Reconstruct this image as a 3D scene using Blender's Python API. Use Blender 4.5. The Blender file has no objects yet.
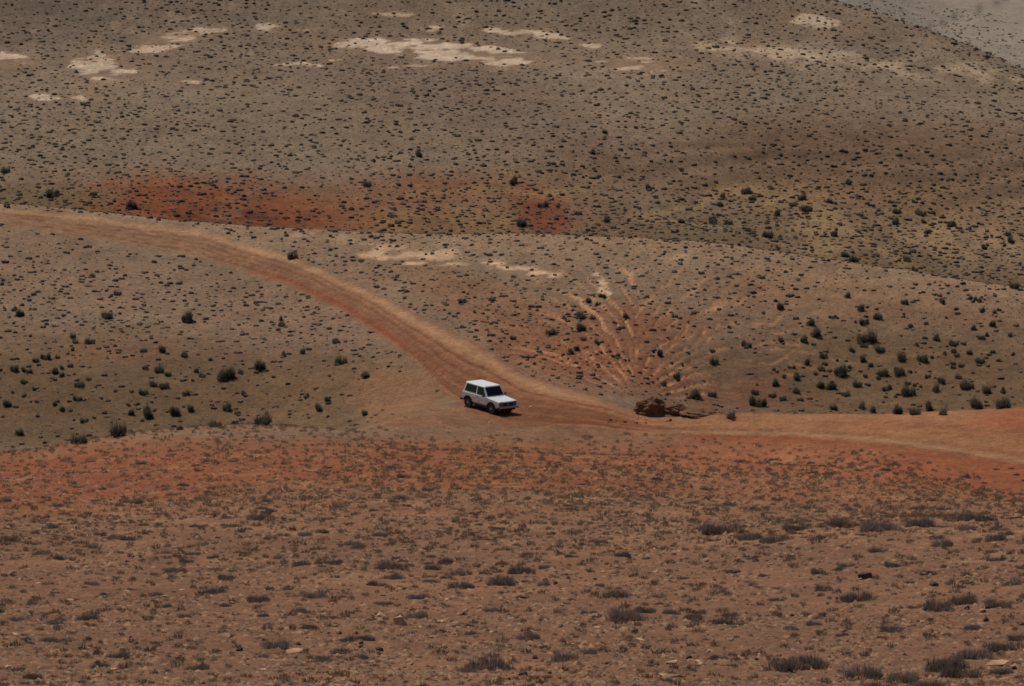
import bpy, bmesh, math, random
import numpy as np
from mathutils import Vector, Matrix

# ------------------------------------------------------------------ camera, sky, sun, exposure
scene = bpy.context.scene
COL = scene.collection
W, H, F = 1024, 686, 5950.0          # picture size and focal length in pixels
PITCH = math.radians(15.4)          # the camera looks this far below the horizon
cam_data = bpy.data.cameras.new("camera")
cam_data.sensor_width = 36.0
cam_data.lens = F * 36.0 / W
cam_data.clip_start = 0.5
cam_data.clip_end = 9000
cam = bpy.data.objects.new("camera", cam_data)
COL.objects.link(cam)
cam.location = (0, 0, 0)
cam.rotation_euler = (math.radians(90) - PITCH, 0, 0)
scene.camera = cam

SUN_ELEV = math.radians(55)
sun_dir = Vector((-0.60, 0.80, 0)).normalized() * math.cos(SUN_ELEV)   # towards the sun
sun_dir.z = math.sin(SUN_ELEV)
world = bpy.data.worlds.new("World")
scene.world = world
world.use_nodes = True
wn = world.node_tree
wn.nodes.clear()
sky = wn.nodes.new("ShaderNodeTexSky")
sky.sky_type = 'NISHITA'
sky.sun_disc = False
sky.sun_elevation = SUN_ELEV
sky.sun_rotation = math.atan2(sun_dir.x, sun_dir.y)
bg = wn.nodes.new("ShaderNodeBackground")
bg.inputs["Strength"].default_value = 0.07
wo = wn.nodes.new("ShaderNodeOutputWorld")
wn.links.new(sky.outputs[0], bg.inputs[0])
wn.links.new(bg.outputs[0], wo.inputs[0])
sd = bpy.data.lights.new("sun", 'SUN')
sd.energy = 3.9
sd.angle = math.radians(0.5)
sd.color = (1.0, 0.95, 0.88)
sun = bpy.data.objects.new("sun", sd)
COL.objects.link(sun)
sun.rotation_euler = sun_dir.to_track_quat('Z', 'Y').to_euler()
sun.location = (0, 300, 200)
scene.view_settings.view_transform = 'Standard'
scene.view_settings.look = 'None'
scene.view_settings.gamma = 1.0
scene.view_settings.exposure = -0.27
scene.cycles.filter_width = 1.65     # the slightly soft long lens
GAIN = 0.85            # soil albedo per unit of the linear colour seen in the photograph

rng = np.random.default_rng(7)
random.seed(7)

# ------------------------------------------------------------------ small maths
CP, SP = math.cos(PITCH), math.sin(PITCH)
def row_slope(y):                     # picture row -> Z/Y of that line of sight
    k = (343.0 - np.asarray(y, float)) / F
    return (k * CP - SP) / (CP + k * SP)
def project(X, Y, Z):
    zc = Y * CP - Z * SP
    return 512 + F * X / zc, 343 - F * (Y * SP + Z * CP) / zc
def smooth(e0, e1, x):
    t = np.clip((x - e0) / (e1 - e0), 0, 1)
    return t * t * (3 - 2 * t)
def hash2(ix, iy, seed):
    h = (ix.astype(np.int64) * 374761393 + iy.astype(np.int64) * 668265263 + seed * 974634777) & 0xFFFFFFFF
    h = ((h ^ (h >> 13)) * 1274126177) & 0xFFFFFFFF
    h = ((h ^ (h >> 16)) * 2246822519) & 0xFFFFFFFF
    return ((h ^ (h >> 15)) & 0xFFFFFF) / float(0xFFFFFF)
def vnoise(x, y, seed=0):
    fx, fy = np.floor(x), np.floor(y)
    tx, ty = x - fx, y - fy
    tx = tx * tx * (3 - 2 * tx); ty = ty * ty * (3 - 2 * ty)
    a = hash2(fx, fy, seed); b = hash2(fx + 1, fy, seed)
    c = hash2(fx, fy + 1, seed); d = hash2(fx + 1, fy + 1, seed)
    return (a + (b - a) * tx) * (1 - ty) + (c + (d - c) * tx) * ty
def fbm(x, y, octaves=4, seed=0):     # about -1..1
    s = 0; amp = 1; tot = 0
    ca, sa = math.cos(0.6), math.sin(0.6)
    for o in range(octaves):
        s = s + amp * (vnoise(x, y, seed + o * 17) * 2 - 1)
        tot += amp; amp *= 0.5
        x, y = (x * ca - y * sa) * 2.03 + 5.3, (x * sa + y * ca) * 2.03 + 1.7
    return s / tot

# ------------------------------------------------------------------ lie of the land
# Feature lines of the hills: for each, distance from the hilltop (m) and sight line, along the column.
def tab(*p):
    return np.array(p, float)
RIDGE_Y = tab((-2000,180),(-300,195),(0,206),(100,215),(200,227),(350,235),(550,237),(700,245),(850,270),(1024,295),(1300,330),(2500,360))
RIDGE_D = tab((-2000,500),(0,474),(350,462),(550,452),(700,446),(850,438),(1024,428),(2500,418))
def plus(t, v):
    o = t.copy(); o[:, 1] += v; return o
ERID_Y = tab((-2000,-140),(0,-70),(600,-42),(820,0),(900,22),(1024,70),(1300,190),(2500,260))
ERID_D = tab((-2000,760),(0,700),(600,672),(820,655),(1024,630),(2500,600))
KN = [
 (tab((0,95)),                    tab((-2000,686),(2500,686))),
 (tab((0,122)),                   tab((0,612),(500,610),(800,606),(1024,594))),
 (tab((0,152),(700,158),(1024,170)), tab((0,552),(400,549),(700,545),(860,522),(1024,516),(2500,500))),
 (tab((0,195),(700,195),(1024,200)), tab((0,514),(400,514),(700,520),(860,521),(1024,520),(2500,512))),
 (tab((0,250),(1024,258)),        tab((0,489),(500,482),(700,487),(860,496),(1024,508),(2500,500))),
 (tab((0,310),(700,312),(1024,296)), tab((-2000,500),(0,470),(130,455),(250,447),(500,453),(700,459),(860,472),(1024,497),(2500,500))),
 (tab((0,352),(430,358),(620,362),(700,358),(860,345),(1024,318),(2500,312)),
  tab((-2000,520),(-200,480),(0,457),(100,441),(180,430),(250,427),(350,431),(430,431),(500,431),(620,430),(700,439),(800,443),(880,448),(950,466),(1024,489),(2500,490))),
 (tab((-2000,384),(0,378),(300,380),(400,386),(520,388),(620,382),(700,376),(880,366),(1024,360),(2500,355)),
  tab((-2000,540),(0,490),(100,474),(200,460),(280,450),(340,436),(400,412),(520,404),(600,408),(650,419),(700,417),(740,413),(880,415),(950,411),(1024,407),(2500,395))),
 (tab((-2000,400),(350,397),(430,401),(560,399),(650,389),(740,390),(1024,385),(2500,385)),
  tab((-2000,460),(0,449),(250,438),(350,422),(430,386),(560,381),(610,400),(650,428),(740,440),(880,438),(1024,430),(2500,425))),
 (tab((-2000,422),(0,419),(250,418),(350,411),(430,411),(500,411),(620,405),(700,402),(880,404),(1024,402),(2500,402)),
  tab((-2000,350),(0,352),(250,352),(350,362),(430,348),(500,342),(620,372),(700,402),(880,404),(1024,398),(2500,395))),
 (tab((-2000,460),(0,452),(250,445),(350,435),(430,430),(620,424),(700,416),(880,418),(1024,416),(2500,414)),
  tab((-2000,270),(0,272),(250,290),(350,300),(430,300),(620,312),(700,345),(880,345),(1024,346),(2500,370))),
 (RIDGE_D, RIDGE_Y),
 (plus(RIDGE_D, 22), plus(RIDGE_Y, 25)),
 (plus(RIDGE_D, 60), plus(RIDGE_Y, 56)),
 (tab((-2000,548),(0,545),(550,535),(1024,515),(2500,510)), plus(RIDGE_Y, 5)),
 (tab((0,562),(1024,558)), tab((-2000,170),(0,178),(550,182),(1024,205),(2500,300))),
 (tab((0,600),(1024,590)), tab((0,102),(600,102),(1024,128),(2500,280))),
 (tab((-2000,650),(0,640),(820,630),(1024,612)), tab((0,36),(600,40),(820,42),(1024,92),(2500,268))),
 (ERID_D, ERID_Y),
 (plus(ERID_D, 30), plus(ERID_Y, 14)),
 (plus(ERID_D, 110), plus(ERID_Y, 34)),
 (tab((0,860),(2500,830)), tab((-2000,-160),(600,-80),(820,-20),(920,30),(1024,45),(2500,60))),
 (tab((0,1200)), tab((0,-130),(1024,-70),(2500,-60))),
 (tab((0,3500)), tab((0,-420))),
]
REMAP = tab((2,2),(95,150),(122,185),(152,221),(170,233),(195,257),(200,268),(250,299),(310,342),(345,366),(352,371),(358,374.5),(386,381),(398,391.5),(408,400),(427,414),(452,433),(474,449),(496,460),(512,472),(534,490),(548,500),(562,510),(600,536),(640,562),(700,592),(730,615),(810,680),(860,720),(1200,1000),(3500,3500))
PXG = np.arange(-2600, 3700, 10.0)    # column table
def smooth_tab(t):
    v = np.interp(PXG, t[:, 0], t[:, 1])
    k = np.exp(-0.5 * (np.arange(-6, 7) / 2.2) ** 2); k /= k.sum()
    vp = np.pad(v, 6, mode='edge')
    return np.convolve(vp, k, mode='valid')
KD = [np.full_like(PXG, 2.0)]; KZ = [np.full_like(PXG, -2.4)]
for td, ty in KN:
    d = np.interp(smooth_tab(td), REMAP[:, 0], REMAP[:, 1]); y = smooth_tab(ty)
    KD.append(d); KZ.append(d * row_slope(y))
KD = np.array(KD); KZ = np.array(KZ)  # knots x columns
NK = len(KD)
hk = np.diff(KD, axis=0); dk = np.diff(KZ, axis=0) / hk
MS = np.zeros_like(KZ)
for i in range(1, NK - 1):            # monotone-preserving slopes, slightly relaxed
    w1 = 2 * hk[i] + hk[i-1]; w2 = hk[i] + 2 * hk[i-1]
    same = (dk[i-1] * dk[i]) > 0
    den = np.where(same, w1 / np.where(same, dk[i-1], 1) + w2 / np.where(same, dk[i], 1), 1)
    MS[i] = np.where(same, (w1 + w2) / den, 0)
MS[0] = dk[0]; MS[-1] = dk[-1]
EXT = CP + math.tan(PITCH) * SP
def col_of(X, Y):
    return 512 + F * (X / Y) / EXT    # column coordinate of a vertical fan plane
def knots_at(c):
    ci = np.clip((c - PXG[0]) / 10.0, 0, len(PXG) - 1.001)
    i = ci.astype(int); t = ci - i
    g = lambda A: A[:, i] * (1 - t) + A[:, i + 1] * t
    return g(KD), g(KZ), g(MS)
def base_height(c, Y):
    D, Z, M = knots_at(c)
    k = np.clip((Y[None, :] >= D).sum(0) - 1, 0, NK - 2)
    r = np.arange(len(Y))
    d0, d1, z0, z1, m0, m1 = D[k, r], D[k+1, r], Z[k, r], Z[k+1, r], M[k, r], M[k+1, r]
    h = d1 - d0; t = np.clip((Y - d0) / h, 0, 1)
    z = (2*t**3-3*t**2+1)*z0 + (t**3-2*t**2+t)*h*m0 + (-2*t**3+3*t**2)*z1 + (t**3-t**2)*h*m1
    return z, k + np.clip((Y - d0) / h, 0, 1)
# line numbers: 7 = near edge of road/crest, 8 = far edge of road bench, 12 = ridge of middle hills, 14 = valley, 19 = ridge of far hill

# the track, read as its two edges
RU = tab((-400,196),(0,208),(100,217),(200,231),(280,252),(350,282),(420,318),(480,348),(520,374),(560,388),(610,402),(650,419),(700,417),(740,413),(880,415),(950,411),(1024,407),(1400,395))
RL = tab((-400,206),(0,224),(100,240),(200,258),(290,286),(340,309),(390,341),(420,366),(445,392),(470,412),(520,424),(560,426),(620,430),(700,439),(800,443),(880,449),(950,467),(1024,490),(1400,560))
def road_v(px, py):
    u = np.interp(px, RU[:, 0], RU[:, 1]); l = np.interp(px, RL[:, 0], RL[:, 1])
    return (py - u) / (l - u), l - u
def ellipse(px, py, cx, cy, rx, ry, tilt=0.0, soft=0.45):
    dx, dy = px - cx, py - cy - tilt * (px - cx)
    r = np.sqrt((dx / rx) ** 2 + (dy / ry) ** 2)
    return 1 - smooth(1 - soft, 1 + soft, r)
def unproject_flat(px, py, Y):
    s = row_slope(py)
    return (px - 512) / F * (CP - s * SP) * Y, Y, s * Y

FAN = (636, 402)                       # foot of the gullied hollow
def gully(px, py):
    """pale rills running down into the hollow: 0..1"""
    dx, dy = (px - FAN[0]), (FAN[1] - py) * 1.35
    r = np.hypot(dx, dy) + 1e-3
    an = np.arctan2(dx, dy)            # 0 straight up the slope
    wob = fbm(px / 34, py / 24, 3, 91)
    ac = an - 0.22 * np.sign(an) * (r / 100) ** 1.3          # they curve outwards
    s = np.abs(np.mod(ac * 4.4 + .5 * wob + 0.2, 1.0) - 0.5) * 2
    s2 = np.abs(np.mod(ac * 9.3 + .8 * wob + 0.3, 1.0) - 0.5) * 2
    wd = 1 - 0.22 * np.clip(60 / r, .5, 1.5)
    rill = smooth(wd - .04, wd + .12, s) * smooth(.05, .45, vnoise(px/24, py/30, 6)) + 0.7 * smooth(wd - .12, wd + .04, s2) * smooth(0.4, .7, vnoise(px/26, py/18, 5))
    zone = smooth(22, 48, r) * (1 - smooth(110, 230, r + 25 * wob)) * smooth(-1.25, -0.8, an) * (1 - smooth(1.25, 1.6, an))
    return np.clip(rill, 0, 1) * zone, zone

def zones(X, Y, Z, lam):
    px, py = project(X, Y, Z)
    near = lam < 6.999
    z = {}
    z['px'], z['py'] = px, py
    v, wd = road_v(px + 3.5 * fbm(X / 2.5, Y / 4, 4, 3), py + 2.2 * fbm(X / 1.8, Y / 3, 4, 4))
    onbench = np.where(px < 640, (lam > 6.8) & (lam < 12.0), (lam > 6.8) & (lam < 8.15))
    lowr = np.where(px > 640, 0.02, 0.10)
    road = smooth(-lowr, lowr, v) * (1 - smooth(1 - lowr, 1 + lowr, v)) * onbench
    z['v'], z['wd'], z['road'] = v, wd, road
    return z

def height(X, Y, detail=True):
    c = col_of(X, Y)
    z, lam = base_height(c, Y)
    px, py = project(X, Y, z)
    v, wd = road_v(px, py)
    rd = smooth(-0.3, 0.1, v) * (1 - smooth(0.9, 1.3, v)) * ((lam > 6.6) & (lam < 12))
    off = 1 - 0.93 * rd
    n = 0.10 * fbm(X / 5.0, Y / 5.0, 4, 11) * smooth(20, 90, Y)
    n += 0.45 * fbm(X / 26.0, Y / 26.0, 3, 12) * smooth(120, 260, Y) * np.where(lam > 8.5, 1, .35)
    n += 1.1 * fbm(X / 60.0, Y / 45.0, 3, 13) * (lam > 14.5) * smooth(14.5, 16.0, lam)
    n += (0.05 * fbm(X / 0.9, Y / 1.1, 3, 14) + 0.035 * fbm(X / 0.25, Y / 0.6, 2, 15)) * (1 - smooth(190, 360, Y))
    z = z + n * off
    # rills of the hollow
    g, zone = gully(px, py)
    mid = (lam > 8.2) & (lam < 12.2)
    z = z - 0.17 * g * mid * off + 0.10 * zone * fbm(X / 1.5, Y / 3.0, 3, 21) * mid * off
    # wheel ruts and berm of the track
    rut = sum(np.exp(-((v - c_) / 0.045) ** 2) for c_ in (.30, .48, .62, .80))
    z = z - 0.06 * rut * rd + 0.03 * np.exp(-((v - 0.02) / 0.09) ** 2) * ((lam > 6.6) & (lam < 12))
    z = z + 0.05 * fbm(X / 1.0, Y / 0.8, 4, 31) * rd
    # erosion terraces low on the far hill
    ter = ((lam > 14.6) & (lam < 16.6)) * smooth(560, 700, px)
    z = z + 0.16 * np.sin(z * 9 + 2.2 * fbm(X / 18, Y / 18, 2, 51)) * ter
    # the spot under the car dips along its heading
    cx, cy = CAR_XY
    dx, dy = X - cx, Y - cy
    s = dx * CAR_F[0] + dy * CAR_F[1]
    fall = np.exp(-(dx ** 2 + dy ** 2) / (2 * 3.6 ** 2))
    z = z - 0.05 * s * fall - 0.055 * (-dx * CAR_F[1] + dy * CAR_F[0]) * fall
    return z, lam

CAR_YAW = math.radians(-49)
CAR_F = (math.cos(CAR_YAW), math.sin(CAR_YAW))
CAR_XY = (-1.45, 380.0)                # refined just below

TK = None
def visible_point(px, py, lam_min=0.0):
    """first ground the sight line through (px, py) meets"""
    s = float(row_slope(py)); a = (px - 512) / F * (CP - s * SP)
    Ys = np.concatenate([np.arange(110, 470, 0.1), np.arange(470, 1200, 0.5)])
    Xs = a * Ys
    zz, lam = height(Xs, Ys)
    hit = np.where((zz >= s * Ys) & (lam >= lam_min))[0]
    if len(hit) == 0: return None
    i = hit[0]
    return float(Xs[i]), float(Ys[i]), float(zz[i])

for _ in range(2):
    p = visible_point(489.3, 409.8, 6.5)
    CAR_XY = (p[0], p[1])
print("car spot", p)

# ------------------------------------------------------------------ materials
def new_mat(name):
    m = bpy.data.materials.new(name); m.use_nodes = True
    nt = m.node_tree
    b = nt.nodes["Principled BSDF"]
    return m, nt, b
def simple_mat(name, col, rough=0.7, metal=0.0, var=0.08, scale=20, spec=0.4, coat=0.0):
    m, nt, b = new_mat(name)
    tc = nt.nodes.new("ShaderNodeTexCoord"); nz = nt.nodes.new("ShaderNodeTexNoise")
    nz.inputs["Scale"].default_value = scale; nz.inputs["Detail"].default_value = 5
    nt.links.new(tc.outputs["Object"], nz.inputs["Vector"])
    mx = nt.nodes.new("ShaderNodeMix"); mx.data_type = 'RGBA'
    mx.inputs[6].default_value = (*[c * (1 - var) for c in col], 1)
    mx.inputs[7].default_value = (*[min(1, c * (1 + var)) for c in col], 1)
    nt.links.new(nz.outputs["Fac"], mx.inputs[0]); nt.links.new(mx.outputs[2], b.inputs["Base Color"])
    b.inputs["Roughness"].default_value = rough; b.inputs["Metallic"].default_value = metal
    b.inputs["Specular IOR Level"].default_value = spec
    b.inputs["Coat Weight"].default_value = coat
    return m
def S(r, g, b):                        # colour as seen -> albedo
    c = np.array([r, g, b]) / 255.0
    return np.where(c <= 0.04045, c / 12.92, ((c + 0.055) / 1.055) ** 2.4) * GAIN * np.array([1.0, 0.985, 0.90])

def soil_material():
    m, nt, b = new_mat("desert_soil")
    N, L = nt.nodes, nt.links
    at = N.new("ShaderNodeAttribute"); at.attribute_name = "soil"
    sm = N.new("ShaderNodeAttribute"); sm.attribute_name = "smoothness"
    geo = N.new("ShaderNodeTexCoord")
    def noise(scale, detail=4, rough=0.6, dist=0.0):
        n = N.new("ShaderNodeTexNoise"); n.inputs["Scale"].default_value = scale
        n.inputs["Detail"].default_value = detail; n.inputs["Roughness"].default_value = rough
        n.inputs["Distortion"].default_value = dist
        L.new(geo.outputs["Object"], n.inputs["Vector"]); return n
    def math_(op, a, b_, clamp=False):
        n = N.new("ShaderNodeMath"); n.operation = op; n.use_clamp = clamp
        for i, q in enumerate((a, b_)):
            if isinstance(q, (int, float)): n.inputs[i].default_value = q
            else: L.new(q, n.inputs[i])
        return n.outputs[0]
    n1 = noise(0.55, 6, 0.65); n2 = noise(2.6, 6, 0.78); n3 = noise(9, 5, 0.75)
    # value multiplier
    a = math_('MULTIPLY_ADD', n1.outputs["Fac"], 1.0); a.node.inputs[2].default_value = 0.50
    bb = math_('MULTIPLY_ADD', n2.outputs["Fac"], 1.9); bb.node.inputs[2].default_value = 0.05
    cc = math_('MULTIPLY_ADD', n3.outputs["Fac"], 1.7); cc.node.inputs[2].default_value = 0.15
    mul = math_('MULTIPLY', math_('MULTIPLY', a, bb), cc)
    inv = math_('SUBTRACT', 1.0, sm.outputs["Fac"])
    # pale pebbles: small sharp cells
    vo = N.new("ShaderNodeTexVoronoi"); vo.inputs["Scale"].default_value = 5.5
    L.new(geo.outputs["Object"], vo.inputs["Vector"])
    sep = N.new("ShaderNodeSeparateColor"); L.new(vo.outputs["Color"], sep.inputs[0])
    peb = math_('MULTIPLY', math_('GREATER_THAN', sep.outputs[0], 0.80), math_('LESS_THAN', vo.outputs["Distance"], 0.30))
    dpeb = math_('MULTIPLY', math_('GREATER_THAN', sep.outputs[1], 0.84), math_('LESS_THAN', vo.outputs["Distance"], 0.34))
    mul = math_('MULTIPLY', mul, math_('ADD', 1.0, math_('MULTIPLY', math_('MULTIPLY', peb, 0.45), inv)))
    mul = math_('MULTIPLY', mul, math_('SUBTRACT', 1.0, math_('MULTIPLY', math_('MULTIPLY', dpeb, 0.38), inv)))
    vm = N.new("ShaderNodeVectorMath"); vm.operation = 'SCALE'
    L.new(at.outputs["Color"], vm.inputs[0]); L.new(mul, vm.inputs["Scale"])
    # slight hue drift
    n4 = noise(0.13, 4, 0.6)
    mx = N.new("ShaderNodeMix"); mx.data_type = 'RGBA'; mx.blend_type = 'MULTIPLY'
    rmp = N.new("ShaderNodeValToRGB")
    rmp.color_ramp.elements[0].position = 0.35; rmp.color_ramp.elements[0].color = (1.0, 0.93, 0.88, 1)
    rmp.color_ramp.elements[1].position = 0.65; rmp.color_ramp.elements[1].color = (1.0, 0.985, 0.965, 1)
    L.new(n4.outputs["Fac"], rmp.inputs[0])
    mx.inputs[0].default_value = 1.0
    L.new(vm.outputs[0], mx.inputs[6]); L.new(rmp.outputs[0], mx.inputs[7])
    L.new(mx.outputs[2], b.inputs["Base Color"])
    b.inputs["Roughness"].default_value = 0.95; b.inputs["Specular IOR Level"].default_value = 0.1
    bp = N.new("ShaderNodeBump"); bp.inputs["Distance"].default_value = 0.12
    st = math_('MULTIPLY_ADD', inv, 0.55); st.node.inputs[2].default_value = 0.20
    L.new(st, bp.inputs["Strength"])
    hsum = math_('ADD', math_('MULTIPLY', n2.outputs["Fac"], 0.8), math_('MULTIPLY', n3.outputs["Fac"], 0.35))
    hsum = math_('ADD', hsum, math_('MULTIPLY', peb, 0.25))
    L.new(hsum, bp.inputs["Height"]); L.new(bp.outputs[0], b.inputs["Normal"])
    return m
M_SOIL = soil_material()

def shrub_material(name, c0, c1, attr=True):
    m, nt, b = new_mat(name)
    N, L = nt.nodes, nt.links
    at = N.new("ShaderNodeAttribute"); at.attribute_name = "tone"
    oi = N.new("ShaderNodeObjectInfo")
    ad = N.new("ShaderNodeMath"); ad.operation = 'MULTIPLY_ADD'; ad.inputs[1].default_value = 0.45
    L.new(oi.outputs["Random"], ad.inputs[0])
    sc = N.new("ShaderNodeMath"); sc.operation = 'MULTIPLY'; sc.inputs[1].default_value = 0.6
    L.new(at.outputs["Fac"], sc.inputs[0]); L.new(sc.outputs[0], ad.inputs[2])
    mx = N.new("ShaderNodeMix"); mx.data_type = 'RGBA'
    mx.inputs[6].default_value = (*c0, 1); mx.inputs[7].default_value = (*c1, 1)
    L.new(ad.outputs[0], mx.inputs[0]); L.new(mx.outputs[2], b.inputs["Base Color"])
    b.inputs["Roughness"].default_value = 0.9; b.inputs["Specular IOR Level"].default_value = 0.15
    tr = N.new("ShaderNodeBsdfTranslucent"); L.new(mx.outputs[2], tr.inputs["Color"])
    ms = N.new("ShaderNodeMixShader"); ms.inputs[0].default_value = 0.42 if attr else 0.0
    L.new(b.outputs[0], ms.inputs[1]); L.new(tr.outputs[0], ms.inputs[2])
    L.new(ms.outputs[0], N["Material Output"].inputs["Surface"])
    return m
M_DRY = shrub_material("dry_twigs", tuple(S(92, 80, 77)), tuple(S(156, 138, 130)))
M_GREEN = shrub_material("dark_leaves", (0.080, 0.072, 0.048), (0.19, 0.17, 0.12))
M_SCRUB = shrub_material("small_scrub_twigs", (0.072, 0.052, 0.036), (0.25, 0.185, 0.13))
M_ROCK = simple_mat("stone", tuple(S(156, 120, 96)), 0.9, var=0.35, scale=6, spec=0.1)
M_ROCKP = simple_mat("pale_stone", tuple(S(200, 160, 130)), 0.9, var=0.22, scale=5, spec=0.1)
M_ROCKD = simple_mat("dark_stone", tuple(S(96, 72, 62)), 0.9, var=0.3, scale=6, spec=0.1)
M_CRAG = simple_mat("red_crag_rock", tuple(S(118, 86, 64)), 0.95, var=0.45, scale=1.6, spec=0.1)

def link(name, me, mat, parent=None, loc=None):
    o = bpy.data.objects.new(name, me)
    if mat is not None: me.materials.append(mat)
    COL.objects.link(o)
    if parent is not None: o.parent = parent
    if loc is not None: o.location = loc
    return o
def np_mesh(name, verts, faces_flat, loop_start, smooth_=False):
    me = bpy.data.meshes.new(name)
    me.vertices.add(len(verts)); me.vertices.foreach_set("co", np.asarray(verts, np.float32).ravel())
    me.loops.add(len(faces_flat)); me.loops.foreach_set("vertex_index", np.asarray(faces_flat, np.int32))
    me.polygons.add(len(loop_start)); me.polygons.foreach_set("loop_start", np.asarray(loop_start, np.int32))
    if smooth_: me.polygons.foreach_set("use_smooth", np.ones(len(loop_start), bool))
    me.update(calc_edges=True)
    return me

# ------------------------------------------------------------------ ground mesh
def build_terrain():
    cols = np.concatenate([np.linspace(-2300, -420, 50), np.arange(-400, -20, 8), np.arange(-20, 1045, 2.0),
                           np.arange(1050, 1430, 8), np.linspace(1450, 3300, 50)])
    # how finely each stretch between two feature lines is sampled
    steps = [30, 90, 90, 40, 32, 28, 28, 26, 26, 34, 36, 40, 10, 12, 16, 44, 70, 80, 70, 10, 20, 34, 16, 14]
    steps = (steps + [10] * NK)[:NK - 1]
    lams = np.concatenate([i + np.arange(n) / n for i, n in enumerate(steps)] + [np.array([NK - 1.0])])
    nc, nr = len(cols), len(lams)
    D, _, _ = knots_at(cols)
    ki = np.clip(lams.astype(int), 0, NK - 2); t = (lams - ki)[:, None]
    Y = D[ki] * (1 - t) + D[ki + 1] * t            # rows x cols
    A = (cols - 512) / F * EXT
    X = Y * A[None, :]
    Xf, Yf = X.ravel(), Y.ravel()
    Zf = np.zeros_like(Xf); LAM = np.zeros_like(Xf)
    for s in range(0, len(Xf), 60000):
        Zf[s:s+60000], LAM[s:s+60000] = height(Xf[s:s+60000], Yf[s:s+60000])
    return nc, nr, Xf, Yf, Zf, LAM

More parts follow.
